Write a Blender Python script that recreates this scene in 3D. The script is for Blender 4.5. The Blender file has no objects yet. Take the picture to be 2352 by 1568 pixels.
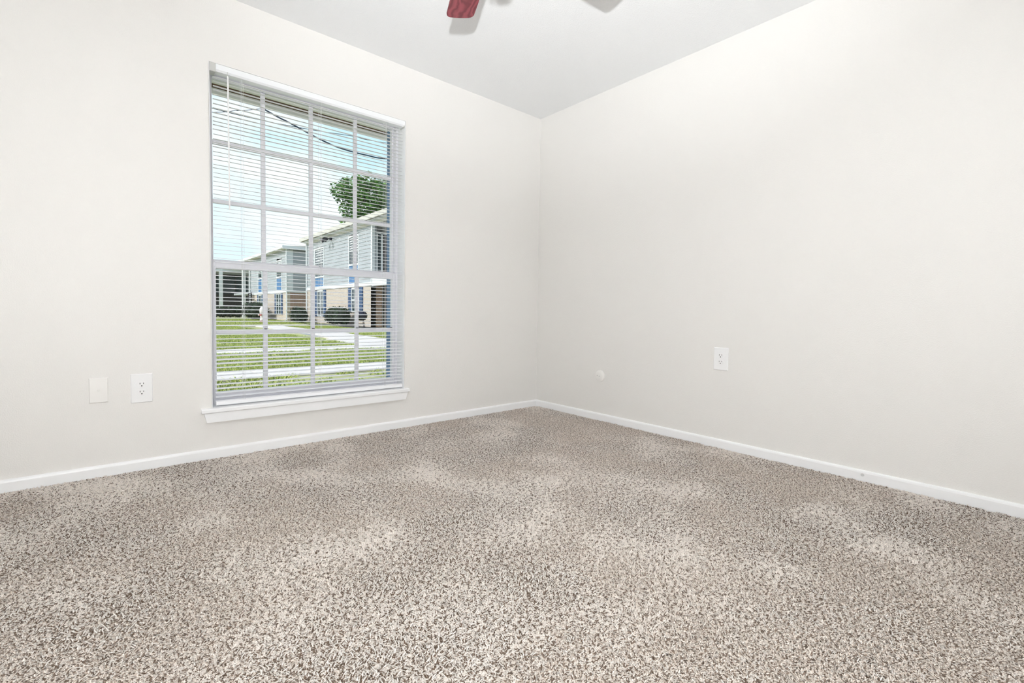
import bpy, bmesh, math, random
from mathutils import Vector, Matrix, Euler

random.seed(7)
S = bpy.context.scene
COL = S.collection
R = math.radians

# ------------------------------------------------------------------ camera
F_PX, YAW, PITCH, ROLL = 1078.0, R(49.24), R(-2.21), R(0.83)
CAM = Vector((-2.808, -2.924, 0.798))
fw = Vector((math.cos(PITCH) * math.cos(YAW), math.cos(PITCH) * math.sin(YAW), math.sin(PITCH)))
rt = Vector((math.sin(YAW), -math.cos(YAW), 0))
up = rt.cross(fw)
rr = math.cos(ROLL) * rt + math.sin(ROLL) * up
uu = -math.sin(ROLL) * rt + math.cos(ROLL) * up
cd = bpy.data.cameras.new('camera')
cam = bpy.data.objects.new('camera', cd)
COL.objects.link(cam)
cd.sensor_width = 36.0
cd.lens = 36.0 * F_PX / 2352.0
cd.shift_y = -24.6 / 2352.0
cd.clip_start = 0.02
cd.clip_end = 500
M = Matrix((rr, uu, -fw)).transposed().to_4x4()
M.translation = CAM
cam.matrix_world = M
S.camera = cam

# ------------------------------------------------------------------ view, sky, sun, lamps
vs = S.view_settings
vs.view_transform = 'Standard'
vs.look = 'None'
vs.exposure = 0.0
vs.gamma = 1.0
vs.use_curve_mapping = False
S.cycles.adaptive_threshold = 0.03
S.cycles.diffuse_bounces = 5
S.cycles.use_light_tree = False

SKY_STRENGTH = 1.15
SUN_STRENGTH = 3.0
FLASH_W = 98.0
UP_W = 450.0
BOUNCE_W = 210.0
FLASH_C = (0.955, 0.985, 1.0)

w = bpy.data.worlds.new('sky')
S.world = w
w.use_nodes = True
nt = w.node_tree
nt.nodes.clear()
n_out = nt.nodes.new('ShaderNodeOutputWorld')
n_bg = nt.nodes.new('ShaderNodeBackground')
n_tc = nt.nodes.new('ShaderNodeTexCoord')
n_map = nt.nodes.new('ShaderNodeMapping')
n_map.inputs['Scale'].default_value = (1.0, 1.0, 2.2)
n_no = nt.nodes.new('ShaderNodeTexNoise')
n_no.inputs['Scale'].default_value = 2.1
n_no.inputs['Detail'].default_value = 5
n_no.inputs['Roughness'].default_value = 0.52
n_cr = nt.nodes.new('ShaderNodeValToRGB')
n_cr.color_ramp.elements[0].position = 0.40
n_cr.color_ramp.elements[1].position = 0.60
n_sx = nt.nodes.new('ShaderNodeSeparateXYZ')
n_gr = nt.nodes.new('ShaderNodeValToRGB')          # blue deepens away from the horizon
n_gr.color_ramp.elements[0].position = 0.0
n_gr.color_ramp.elements[0].color = (0.86, 0.96, 1.0, 1)
n_gr.color_ramp.elements[1].position = 0.75
n_gr.color_ramp.elements[1].color = (0.22, 0.52, 0.95, 1)
e = n_gr.color_ramp.elements.new(0.30)
e.color = (0.56, 0.86, 1.0, 1)
n_mx = nt.nodes.new('ShaderNodeMix')
n_mx.data_type = 'RGBA'
n_mx.inputs['B'].default_value = (1.12, 1.12, 1.14, 1)
L = nt.links.new
L(n_tc.outputs['Generated'], n_map.inputs['Vector'])
L(n_map.outputs['Vector'], n_no.inputs['Vector'])
L(n_no.outputs['Fac'], n_cr.inputs['Fac'])
L(n_tc.outputs['Generated'], n_sx.inputs['Vector'])
L(n_sx.outputs['Z'], n_gr.inputs['Fac'])
L(n_cr.outputs['Color'], n_mx.inputs['Factor'])
L(n_gr.outputs['Color'], n_mx.inputs['A'])
L(n_mx.outputs['Result'], n_bg.inputs['Color'])
n_bg.inputs['Strength'].default_value = SKY_STRENGTH
L(n_bg.outputs['Background'], n_out.inputs['Surface'])

def lamp(name, kind, loc, aim=None, energy=100, color=(1, 1, 1), **kw):
    ld = bpy.data.lights.new(name, kind)
    ld.energy = energy
    ld.color = color
    for k, v in kw.items():
        setattr(ld, k, v)
    o = bpy.data.objects.new(name, ld)
    COL.objects.link(o)
    o.location = loc
    if aim is not None:
        d = Vector(aim) - Vector(loc)
        o.rotation_euler = d.to_track_quat('-Z', 'Y').to_euler()
    return o

lamp('sun', 'SUN', (-30, 1, 30), aim=(-30 + 0.76, 1 + 0.02, 30 - 0.65), energy=SUN_STRENGTH, color=(1.0, 0.96, 0.9), angle=R(1.0))
# the photographer's flash beside the camera; the ceiling spot and the rearward spot are added fill
FLASH_AT = (-3.2, -3.4, 0.93)
lamp('flash_lamp', 'SPOT', FLASH_AT, aim=(-2.615, -2.75, 1.415), energy=FLASH_W, color=FLASH_C,
     spot_size=R(165), spot_blend=1.0, shadow_soft_size=0.035)
lamp('ceiling_fill_lamp', 'SPOT', FLASH_AT, aim=(-2.7, -2.883, 1.625), energy=UP_W, color=FLASH_C,
     spot_size=R(75), spot_blend=1.0, shadow_soft_size=0.035)
lamp('bounce_fill_lamp', 'SPOT', (-2.7, -2.9, 1.25), aim=(-3.3, -3.7, 1.0), energy=BOUNCE_W, color=FLASH_C,
     spot_size=R(130), spot_blend=0.8, shadow_soft_size=0.05)

# ------------------------------------------------------------------ materials
def new_mat(name):
    m = bpy.data.materials.new(name)
    m.use_nodes = True
    t = m.node_tree
    return m, t, t.nodes['Principled BSDF'], t.links.new

def mat(name, col, rough=0.6, metal=0.0, spec=0.5, var=0.0, vscale=8.0, bump=0.0, bscale=60.0, bdist=0.002, stretch=None):
    m, t, b, L = new_mat(name)
    b.inputs['Base Color'].default_value = (*col, 1)
    b.inputs['Roughness'].default_value = rough
    b.inputs['Metallic'].default_value = metal
    b.inputs['Specular IOR Level'].default_value = spec
    if var or bump:
        tc = t.nodes.new('ShaderNodeTexCoord')
        mp = t.nodes.new('ShaderNodeMapping')
        L(tc.outputs['Object'], mp.inputs['Vector'])
        if stretch:
            mp.inputs['Scale'].default_value = stretch
    if var:
        no = t.nodes.new('ShaderNodeTexNoise')
        no.inputs['Scale'].default_value = vscale
        no.inputs['Detail'].default_value = 4
        L(mp.outputs['Vector'], no.inputs['Vector'])
        cr = t.nodes.new('ShaderNodeValToRGB')
        cr.color_ramp.elements[0].position = 0.3
        cr.color_ramp.elements[1].position = 0.7
        cr.color_ramp.elements[0].color = (*[c * (1 - var) for c in col], 1)
        cr.color_ramp.elements[1].color = (*[min(1, c * (1 + var)) for c in col], 1)
        L(no.outputs['Fac'], cr.inputs['Fac'])
        L(cr.outputs['Color'], b.inputs['Base Color'])
    if bump:
        n2 = t.nodes.new('ShaderNodeTexNoise')
        n2.inputs['Scale'].default_value = bscale
        n2.inputs['Detail'].default_value = 3
        L(mp.outputs['Vector'], n2.inputs['Vector'])
        bp = t.nodes.new('ShaderNodeBump')
        bp.inputs['Strength'].default_value = bump
        bp.inputs['Distance'].default_value = bdist
        L(n2.outputs['Fac'], bp.inputs['Height'])
        L(bp.outputs['Normal'], b.inputs['Normal'])
    return m

def mat_orange_peel(name, col, rough, scale, strength):
    """sprayed-on wall texture: flattened blobs under semi-gloss paint"""
    m, t, b, L = new_mat(name)
    b.inputs['Base Color'].default_value = (*col, 1)
    b.inputs['Roughness'].default_value = rough
    b.inputs['Specular IOR Level'].default_value = 0.45
    tc = t.nodes.new('ShaderNodeTexCoord')
    n1 = t.nodes.new('ShaderNodeTexNoise')
    n1.inputs['Scale'].default_value = scale
    n1.inputs['Detail'].default_value = 2
    cr = t.nodes.new('ShaderNodeValToRGB')
    cr.color_ramp.elements[0].position = 0.45
    cr.color_ramp.elements[1].position = 0.62
    n2 = t.nodes.new('ShaderNodeTexNoise')
    n2.inputs['Scale'].default_value = 1.3
    bp = t.nodes.new('ShaderNodeBump')
    bp.inputs['Strength'].default_value = strength
    bp.inputs['Distance'].default_value = 0.0012
    bp2 = t.nodes.new('ShaderNodeBump')
    bp2.inputs['Strength'].default_value = 0.25
    bp2.inputs['Distance'].default_value = 0.02
    L(tc.outputs['Object'], n1.inputs['Vector'])
    L(tc.outputs['Object'], n2.inputs['Vector'])
    L(n1.outputs['Fac'], cr.inputs['Fac'])
    L(cr.outputs['Color'], bp.inputs['Height'])
    L(n2.outputs['Fac'], bp2.inputs['Height'])
    L(bp2.outputs['Normal'], bp.inputs['Normal'])
    L(bp.outputs['Normal'], b.inputs['Normal'])
    return m

MT = {}
MT['wall'] = mat_orange_peel('wall_paint', (0.862, 0.845, 0.82), 0.42, 210, 0.26)
MT['wall_flat'] = mat('wall_paint_smooth', (0.90, 0.885, 0.86), 0.4)
MT['ceiling'] = mat_orange_peel('ceiling_paint', (0.92, 0.93, 0.94), 0.75, 120, 0.5)
MT['trim'] = mat('trim_paint', (0.965, 0.97, 0.98), 0.32, bump=0.15, bscale=30, bdist=0.001)
MT['vinyl'] = mat('window_vinyl', (0.90, 0.89, 0.94), 0.35)
MT['slat'] = mat('blind_slat', (0.93, 0.93, 0.95), 0.38)
MT['headrail'] = mat('blind_headrail', (0.93, 0.95, 0.97), 0.3)
MT['bracket'] = mat('blind_bracket', (0.62, 0.62, 0.60), 0.45)
MT['cord'] = mat('blind_cord', (0.85, 0.85, 0.86), 0.7)
MT['plastic'] = mat('white_plastic', (0.94, 0.94, 0.945), 0.28)
MT['slot'] = mat('dark_slot', (0.02, 0.02, 0.02), 0.6)
MT['screw'] = mat('screw_metal', (0.55, 0.55, 0.54), 0.35, metal=0.8)
MT['brass'] = mat('fan_metal', (0.75, 0.72, 0.66), 0.3, metal=0.7)
MT['dark_rubber'] = mat('dark_rubber', (0.05, 0.05, 0.055), 0.7)
MT['blue_trim'] = mat('blue_paint', (0.10, 0.20, 0.38), 0.5, var=0.15, vscale=20)
MT['soffit'] = mat('soffit_paint', (0.70, 0.66, 0.69), 0.7, var=0.06, vscale=6)
MT['brown'] = mat('brown_wood', (0.16, 0.085, 0.05), 0.7, var=0.3, vscale=14, stretch=(1, 8, 8))
MT['siding'] = mat('grey_siding', (0.44, 0.465, 0.50), 0.6, var=0.04, vscale=2)
MT['white_out'] = mat('white_exterior_paint', (0.80, 0.83, 0.86), 0.5)
MT['fascia'] = mat('beige_fascia', (0.66, 0.63, 0.58), 0.6, var=0.05, vscale=2)
MT['shutter'] = mat('navy_shutter', (0.035, 0.085, 0.20), 0.5)
MT['spandrel'] = mat('blue_panel', (0.06, 0.19, 0.42), 0.4)
MT['roofing'] = mat('roof_shingle', (0.30, 0.28, 0.26), 0.9, var=0.25, vscale=12)
MT['concrete'] = mat('pale_concrete', (0.74, 0.67, 0.63), 0.85, var=0.07, vscale=3.5, bump=0.3, bscale=80)
MT['foundation'] = mat('grey_concrete', (0.30, 0.31, 0.31), 0.9, var=0.2, vscale=3)
MT['mulch'] = mat('dark_mulch', (0.055, 0.055, 0.05), 0.95, var=0.5, vscale=18, bump=0.8, bscale=40, bdist=0.02)
MT['soil'] = mat('lawn_soil', (0.42, 0.42, 0.20), 0.95, var=0.35, vscale=1.4, bump=0.5, bscale=30, bdist=0.02)
MT['black_iron'] = mat('black_iron', (0.015, 0.015, 0.018), 0.5)
MT['kettle'] = mat('kettle_enamel', (0.012, 0.012, 0.03), 0.15)
MT['hydrant'] = mat('hydrant_paint', (0.82, 0.76, 0.77), 0.4)
MT['hydrant_red'] = mat('hydrant_red_paint', (0.45, 0.08, 0.08), 0.45)
MT['cable'] = mat('cable_jacket', (0.015, 0.03, 0.06), 0.6)
MT['bark'] = mat('tree_bark', (0.10, 0.075, 0.05), 0.9, var=0.35, vscale=8, bump=0.6, bscale=20, bdist=0.03)

def mat_leaf(name, c0, c1):
    m, t, b, L = new_mat(name)
    at = t.nodes.new('ShaderNodeAttribute')
    at.attribute_name = 'shade'
    cr = t.nodes.new('ShaderNodeValToRGB')
    cr.color_ramp.elements[0].color = (*c0, 1)
    cr.color_ramp.elements[1].color = (*c1, 1)
    L(at.outputs['Fac'], cr.inputs['Fac'])
    L(cr.outputs['Color'], b.inputs['Base Color'])
    b.inputs['Roughness'].default_value = 0.5
    return m

MT['leaf'] = mat_leaf('tree_leaf', (0.012, 0.075, 0.018), (0.15, 0.34, 0.04))
MT['hedge'] = mat_leaf('hedge_leaf', (0.006, 0.022, 0.006), (0.03, 0.085, 0.02))
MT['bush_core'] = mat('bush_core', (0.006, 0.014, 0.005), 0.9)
MT['palm'] = mat_leaf('palm_leaf', (0.03, 0.08, 0.02), (0.18, 0.24, 0.07))

def mat_glass(name, tint, refl):
    """thin window pane: clear with a mirror-like sheen at grazing angles"""
    m = bpy.data.materials.new(name)
    m.use_nodes = True
    t = m.node_tree
    t.nodes.clear()
    L = t.links.new
    o = t.nodes.new('ShaderNodeOutputMaterial')
    tr = t.nodes.new('ShaderNodeBsdfTransparent')
    tr.inputs['Color'].default_value = (*tint, 1)
    gl = t.nodes.new('ShaderNodeBsdfGlossy')
    gl.inputs['Roughness'].default_value = 0.02
    fr = t.nodes.new('ShaderNodeFresnel')
    fr.inputs['IOR'].default_value = 1.45
    mu = t.nodes.new('ShaderNodeMath')
    mu.operation = 'MULTIPLY'
    mu.inputs[1].default_value = refl
    mx = t.nodes.new('ShaderNodeMixShader')
    L(fr.outputs['Fac'], mu.inputs[0])
    L(mu.outputs['Value'], mx.inputs['Fac'])
    L(tr.outputs['BSDF'], mx.inputs[1])
    L(gl.outputs['BSDF'], mx.inputs[2])
    L(mx.outputs['Shader'], o.inputs['Surface'])
    return m

MT['glass'] = mat_glass('window_glass', (0.97, 0.985, 0.98), 0.6)
MT['far_glass'] = mat('dark_window_glass', (0.03, 0.05, 0.06), 0.06, spec=1.0)

def mat_frosted():
    m, t, b, L = new_mat('frosted_shade')
    b.inputs['Base Color'].default_value = (0.9, 0.88, 0.84, 1)
    b.inputs['Roughness'].default_value = 0.4
    return m
MT['shade'] = mat_frosted()

def mat_mahogany():
    m, t, b, L = new_mat('red_mahogany')
    tc = t.nodes.new('ShaderNodeTexCoord')
    mp = t.nodes.new('ShaderNodeMapping')
    mp.inputs['Scale'].default_value = (4.0, 7.0, 7.0)
    wv = t.nodes.new('ShaderNodeTexWave')
    wv.inputs['Scale'].default_value = 1.3
    wv.inputs['Distortion'].default_value = 14.0
    wv.inputs['Detail'].default_value = 3
    wv.inputs['Detail Scale'].default_value = 1.2
    wv.bands_direction = 'Y'
    cr = t.nodes.new('ShaderNodeValToRGB')
    cr.color_ramp.elements[0].color = (0.17, 0.022, 0.034, 1)
    cr.color_ramp.elements[1].color = (0.34, 0.062, 0.085, 1)
    L(tc.outputs['Object'], mp.inputs['Vector'])
    L(mp.outputs['Vector'], wv.inputs['Vector'])
    L(wv.outputs['Fac'], cr.inputs['Fac'])
    L(cr.outputs['Color'], b.inputs['Base Color'])
    b.inputs['Roughness'].default_value = 0.4
    return m
MT['mahogany'] = mat_mahogany()

def mat_brick(name, c1, c2, mortar):
    """ground-floor brickwork of a building 25 m and more away (a course is about 2 pixels)"""
    m, t, b, L = new_mat(name)
    tc = t.nodes.new('ShaderNodeTexCoord')
    sx = t.nodes.new('ShaderNodeSeparateXYZ')
    ad = t.nodes.new('ShaderNodeMath')
    cb = t.nodes.new('ShaderNodeCombineXYZ')
    br = t.nodes.new('ShaderNodeTexBrick')
    br.inputs['Scale'].default_value = 1.0
    br.inputs['Brick Width'].default_value = 0.24
    br.inputs['Row Height'].default_value = 0.08
    br.inputs['Mortar Size'].default_value = 0.012
    br.inputs['Bias'].default_value = -0.1
    br.inputs['Color1'].default_value = (*c1, 1)
    br.inputs['Color2'].default_value = (*c2, 1)
    br.inputs['Mortar'].default_value = (*mortar, 1)
    L(tc.outputs['Object'], sx.inputs['Vector'])
    L(sx.outputs['X'], ad.inputs[0])
    L(sx.outputs['Y'], ad.inputs[1])
    L(ad.outputs['Value'], cb.inputs['X'])
    L(sx.outputs['Z'], cb.inputs['Y'])
    L(cb.outputs['Vector'], br.inputs['Vector'])
    L(br.outputs['Color'], b.inputs['Base Color'])
    b.inputs['Roughness'].default_value = 0.85
    return m
MT['brick'] = mat_brick('tan_brick', (0.60, 0.51, 0.44), (0.52, 0.42, 0.34), (0.60, 0.54, 0.49))
MT['brick_red'] = mat_brick('red_brick', (0.38, 0.22, 0.16), (0.30, 0.15, 0.11), (0.50, 0.42, 0.36))

# ------------------------------------------------------------------ mesh helpers
class MB:
    def __init__(self):
        self.bm = bmesh.new()

    def box(self, x0, x1, y0, y1, z0, z1, bevel=0.0, seg=2):
        r = bmesh.ops.create_cube(self.bm, size=1.0)
        vs_ = r['verts']
        for v in vs_:
            v.co = Vector((x0 + (v.co.x + .5) * (x1 - x0), y0 + (v.co.y + .5) * (y1 - y0), z0 + (v.co.z + .5) * (z1 - z0)))
        if bevel:
            es = list({e for v in vs_ for e in v.link_edges})
            bmesh.ops.bevel(self.bm, geom=es, offset=bevel, segments=seg, affect='EDGES', profile=0.5)
        return self

    def prism(self, prof, axis, a0, a1, taper=None):
        """extrude a closed 2-D profile along an axis ('x': prof=(y,z), 'y': prof=(x,z), 'z': prof=(x,y))"""
        def p3(p, a):
            if axis == 'x':
                return (a, p[0], p[1])
            if axis == 'y':
                return (p[0], a, p[1])
            return (p[0], p[1], a)
        A = [self.bm.verts.new(p3(p, a0)) for p in prof]
        B = [self.bm.verts.new(p3(p, a1)) for p in prof]
        n = len(prof)
        fs = [self.bm.faces.new((A[i], A[(i + 1) % n], B[(i + 1) % n], B[i])) for i in range(n)]
        fs.append(self.bm.faces.new(A[::-1]))
        fs.append(self.bm.faces.new(B))
        bmesh.ops.recalc_face_normals(self.bm, faces=fs)
        return self

    def tube(self, pts, rad, n=8, caps=True):
        pts = [Vector(p) for p in pts]
        rads = rad if isinstance(rad, (list, tuple)) else [rad] * len(pts)
        rings = []
        for i, p in enumerate(pts):
            a = pts[max(0, i - 1)]
            b = pts[min(len(pts) - 1, i + 1)]
            d = (b - a).normalized()
            ref = Vector((0, 0, 1)) if abs(d.z) < 0.9 else Vector((1, 0, 0))
            s = d.cross(ref).normalized()
            t_ = s.cross(d)
            rings.append([self.bm.verts.new(p + (s * math.cos(2 * math.pi * k / n) + t_ * math.sin(2 * math.pi * k / n)) * rads[i]) for k in range(n)])
        fs = []
        for i in range(len(rings) - 1):
            for k in range(n):
                fs.append(self.bm.faces.new((rings[i][k], rings[i][(k + 1) % n], rings[i + 1][(k + 1) % n], rings[i + 1][k])))
        if caps:
            fs.append(self.bm.faces.new(rings[0][::-1]))
            fs.append(self.bm.faces.new(rings[-1]))
        bmesh.ops.recalc_face_normals(self.bm, faces=fs)
        return self

    def lathe(self, prof, c=(0, 0, 0), n=24, axis='z'):
        """prof: list of (radius, height)"""
        c = Vector(c)
        rings = []
        for r_, h in prof:
            ring = []
            for k in range(n):
                a = 2 * math.pi * k / n
                p = Vector((r_ * math.cos(a), r_ * math.sin(a), h))
                if axis == 'y':
                    p = Vector((p.x, p.z, p.y))
                elif axis == 'x':
                    p = Vector((p.z, p.x, p.y))
                ring.append(self.bm.verts.new(c + p))
            rings.append(ring)
        fs = []
        for i in range(len(rings) - 1):
            for k in range(n):
                fs.append(self.bm.faces.new((rings[i][k], rings[i][(k + 1) % n], rings[i + 1][(k + 1) % n], rings[i + 1][k])))
        fs.append(self.bm.faces.new(rings[0][::-1]))
        fs.append(self.bm.faces.new(rings[-1]))
        bmesh.ops.recalc_face_normals(self.bm, faces=fs)
        return self

    def build(self, name, m, parent=None, smooth=False, loc=None):
        me = bpy.data.meshes.new(name)
        if smooth:
            for f in self.bm.faces:
                f.smooth = True
        self.bm.to_mesh(me)
        self.bm.free()
        me.materials.append(m)
        if smooth:
            try:
                me.set_sharp_from_angle(angle=R(40))
            except Exception:
                pass
        o = bpy.data.objects.new(name, me)
        COL.objects.link(o)
        if parent:
            o.parent = parent
        if loc:
            o.location = loc
        return o

def copy_of(o, parent, loc=None, rot=None):
    c = o.copy()
    COL.objects.link(c)
    c.parent = parent
    if loc is not None:
        c.location = loc
    if rot is not None:
        c.rotation_euler = rot
    return c

def thing(name, label, cat, loc=(0, 0, 0), group=None):
    o = bpy.data.objects.new(name, None)
    o.empty_display_size = 0.1
    COL.objects.link(o)
    o.location = loc
    o['label'] = label
    o['category'] = cat
    if group:
        o['group'] = group
    return o

def tag(o, label, cat, group=None, kind=None):
    o['label'] = label
    o['category'] = cat
    if group:
        o['group'] = group
    if kind:
        o['kind'] = kind
    return o

def struct(o, label=None, cat=None):
    o['kind'] = 'structure'
    if label:
        o['label'] = label
    if cat:
        o['category'] = cat
    return o

# ------------------------------------------------------------------ room shell
RX, RY, H = -3.9, -3.7, 2.44
WX0, WX1, WZ0, WZ1 = -2.393, -1.264, 0.268, 2.08      # window opening in the left wall
WT = 0.27                                             # thickness of that wall

fl = MB().box(RX - .1, .1, RY - .1, .1, -0.06, -0.012).build('floor', mat('carpet_backing', (0.34, 0.28, 0.235), 0.95))
struct(fl, 'speckled beige cut-pile carpet covering the whole room floor', 'floor')

b = MB()
b.box(RX - .1, WX0, 0, WT, -0.1, H)
b.box(WX1, 0.1, 0, WT, -0.1, H)
b.box(WX0, WX1, 0, WT, -0.1, WZ0 - 0.022)
b.box(WX0, WX1, 0, WT, WZ1, H)
struct(b.build('wall_left', MT['wall']), 'off-white textured wall with the window in it', 'wall')
struct(MB().box(0, .12, RY - .1, 0, -0.1, H).build('wall_right', MT['wall']), 'off-white textured wall without a window, right of the corner', 'wall')
struct(MB().box(RX - .1, 0.12, RY - .12, RY, -0.1, H).build('wall_back', MT['wall']), 'off-white wall behind the photographer', 'wall')
struct(MB().box(RX - .12, RX, RY, 0, -0.1, H).build('wall_front', MT['wall']), 'off-white wall left of the photographer', 'wall')
struct(MB().box(RX - .1, .12, RY - .1, WT, H, H + .2).build('ceiling', MT['ceiling']), 'white textured ceiling of the room', 'ceiling')

# baseboards with an eased top edge
HB, TB = 0.05, 0.013
def bprof(s):
    return [(0, -0.012), (s * TB, -0.012), (s * TB, HB - .012), (s * TB * .85, HB - .005), (s * TB * .5, HB - .001), (0, HB)]
struct(MB().prism(bprof(-1), 'x', RX, -0.0).build('baseboard_left', MT['trim']), 'white baseboard along the window wall', 'baseboard')
bbr = struct(MB().prism(bprof(-1), 'y', RY, -TB).build('baseboard_right', MT['trim']), 'white baseboard along the wall right of the corner', 'baseboard')
struct(MB().prism([(RY + p[0] * -1, p[1]) for p in bprof(-1)], 'x', RX + TB, -TB).build('baseboard_back', MT['trim']), 'white baseboard behind the photographer', 'baseboard')
struct(MB().prism([(RX + p[0] * -1, p[1]) for p in bprof(-1)], 'y', RY, -TB).build('baseboard_front', MT['trim']), 'white baseboard left of the photographer', 'baseboard')
# painted-over screw and small chips in the right baseboard
MB().lathe([(0.0075, 0.0), (0.0075, -0.0015), (0.005, -0.003), (0.002, -0.0022)], c=(-TB, -2.33, 0.029), n=16, axis='x').build('screw', mat('painted_screw', (0.70, 0.70, 0.70), 0.4), bbr)

# ------------------------------------------------------------------ window
GY0, GY1 = 0.10, 0.175
win = MB()
win.box(WX0, WX0 + .020, GY0, GY1, WZ0, WZ1, .002, 1)
win.box(WX1 - .020, WX1, GY0, GY1, WZ0, WZ1, .002, 1)
win.box(WX0 + .020, WX1 - .020, GY0, GY1, WZ1 - .012, WZ1, .002, 1)
win.box(WX0 + .020, WX1 - .020, GY0, GY1, WZ0, WZ0 + .03, .002, 1)
wo = struct(win.build('window_1', MT['vinyl']), 'white single-hung window with a grid of panes', 'window')
WI0, WI1 = WX0 + .020, WX1 - .020
MUX = (-2.105, -1.835, -1.553)

def sash(name, z0, z1, y0, y1, rails, muz, sw):
    top, bot = rails
    s = MB()
    s.box(WI0, WI0 + sw, y0, y1, z0, z1, .0015, 1)
    s.box(WI1 - sw, WI1, y0, y1, z0, z1, .0015, 1)
    s.box(WI0 + sw, WI1 - sw, y0, y1, z1 - top, z1, .0015, 1)
    s.box(WI0 + sw, WI1 - sw, y0, y1, z0, z0 + bot, .0015, 1)
    so = s.build(name, MT['vinyl'], wo)
    ym = (y0 + y1) / 2
    for x in MUX:
        MB().box(x - .012, x + .012, ym - .008, ym + .008, z0 + bot, z1 - top, .002, 1).build('muntin', MT['vinyl'], so)
    for z in muz:
        MB().box(WI0 + sw, WI1 - sw, ym - .0085, ym + .0085, z - .012, z + .012, .002, 1).build('muntin', MT['vinyl'], so)
    xs = [WI0 + sw] + list(MUX) + [WI1 - sw]
    zs = [z0 + bot] + list(muz) + [z1 - top]
    for i in range(len(xs) - 1):
        for j in range(len(zs) - 1):
            MB().box(xs[i], xs[i + 1], ym - .0015, ym + .0015, zs[j], zs[j + 1]).build('pane', MT['glass'], so)
    return so

sash('upper_sash', 1.035, WZ1 - .012, .135, .165, (.014, .035), (1.392, 1.715), .013)
lsash = sash('lower_sash', WZ0 + .03, 1.06, .104, .134, (.042, .035), (0.668,), .019)
MB().box(-1.86, -1.80, .098, .116, 1.060, 1.072, .003, 2).build('sash_lock', MT['vinyl'], lsash)
for x in MUX + (-1.31,):
    MB().box(x - .007, x + .007, .104, .112, .680, .684).build('rubber_pad', MT['dark_rubber'], lsash)
# blue painted lining of the outer reveal
ex = MB()
ex.box(WX1 - .005, WX1 + .004, GY1, WT - .005, WZ0, WZ1)
ex.box(WX0 - .004, WX0 + .005, GY1, WT - .005, WZ0, WZ1)
ex.build('outer_casing', MT['blue_trim'], wo)['label'] = 'blue painted outer casing'

jl = MB()
jl.box(WX1 - .003, WX1 + .001, .0, GY0, WZ0, WZ1 - .001)
jl.box(WX0 - .001, WX0 + .003, .0, GY0, WZ0, WZ1 - .001)
jl.build('jamb_liner', MT['trim'], wo)

stool = MB().prism([(-0.035, 0.248), (-0.031, 0.244), (GY0, 0.244), (GY0, 0.268), (-0.029, 0.268), (-0.035, 0.262)], 'x', -2.443, -1.238)
struct(stool.build('trim_1', MT['trim']), 'white window stool projecting under the blind', 'window sill')
ap = MB()
A = [(-2.431, .244), (-1.246, .244), (-1.262, .193), (-2.419, .193)]
ap.prism(A, 'y', -0.024, 0.0)
struct(ap.build('trim_2', MT['trim']), 'white apron board with slanted ends below the window stool', 'window sill')

# ------------------------------------------------------------------ mini blind
bl = thing('window_blind', 'white horizontal mini blind hanging open in the window', 'blind', (0, 0, 0))
SX0, SX1, SY = -2.371, -1.270, 0.030
hr = MB().prism([(.000, 2.050), (.008, 2.041), (.048, 2.041), (.054, 2.046), (.054, 2.078), (.052, 2.0797), (.003, 2.0797), (.000, 2.077)], 'x', SX0 - .006, SX1 + .0015)
hr.build('headrail', MT['headrail'], bl)
MB().box(WX0 + .0035, SX0 + .010, -.002, .058, 2.034, 2.0795, .002, 1).build('bracket', MT['bracket'], bl)['label'] = 'grey end bracket'
MB().box(SX1 - .004, WX1 - .0035, .002, .058, 2.036, 2.0795, .001, 1).build('bracket', MT['bracket'], bl)['label'] = 'grey end bracket'
NS, Z0S, Z1S = 76, 0.318, 2.018
sec = []
for k in range(7):
    u = -1 + 2 * k / 6
    sec.append((u * .0125, .0018 * (1 - u * u)))
prof = [(p[0], p[1] + .0004) for p in sec] + [(p[0], p[1] - .0004) for p in sec[::-1]]
slat0 = None
for i in range(NS):
    z = Z0S + (Z1S - Z0S) * i / (NS - 1)
    tilt = R(6.5) + random.gauss(0, R(1.0))
    if 8 <= i <= 10:
        tilt += R(9)
    if i < 5:
        tilt += R(4)
    if slat0 is None:
        slat0 = MB().prism(prof, 'x', SX0, SX1).build('slat', MT['slat'], bl, smooth=True)
        s_ = slat0
    else:
        s_ = copy_of(slat0, bl)
    s_.location = (random.uniform(-.0015, .0015), SY, z)
    s_.rotation_euler = (tilt, random.gauss(0, R(.05)), 0)
MB().prism([(.014, .276), (.018, .273), (.042, .273), (.046, .276), (.046, .293), (.038, .299), (.022, .299), (.014, .293)], 'x', SX0, SX1).build('bottom_rail', MT['slat'], bl)
for x in (-2.240, -1.822, -1.403):
    for y in (.0155, .0445):
        MB().tube([(x, y, .295), (x, y, 2.042)], .0007, 5).build('ladder_cord', MT['cord'], bl)
    MB().tube([(x + .008, .0162, .295), (x + .008, .0162, 2.042)], .0008, 5).build('lift_cord', MT['cord'], bl)
MB().tube([(-2.307, .004, 2.032), (-2.306, .002, 2.02), (-2.303, .0, 1.335), (-2.303, .0, 1.328)], [.003, .0042, .0042, .003], 6).build('tilt_wand', MT['plastic'], bl)
MB().tube([(-2.307, .008, 2.052), (-2.307, -.001, 2.050), (-2.307, -.001, 2.036), (-2.307, .004, 2.030)], .0016, 6).build('wand_hook', MT['bracket'], bl)

# ------------------------------------------------------------------ wall plates
def wall_frame(o, wall):
    """plates are modelled facing -y; turn them to the right-hand wall when wanted"""
    if wall == 'right':
        o.rotation_euler = (0, 0, R(-90))

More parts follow.
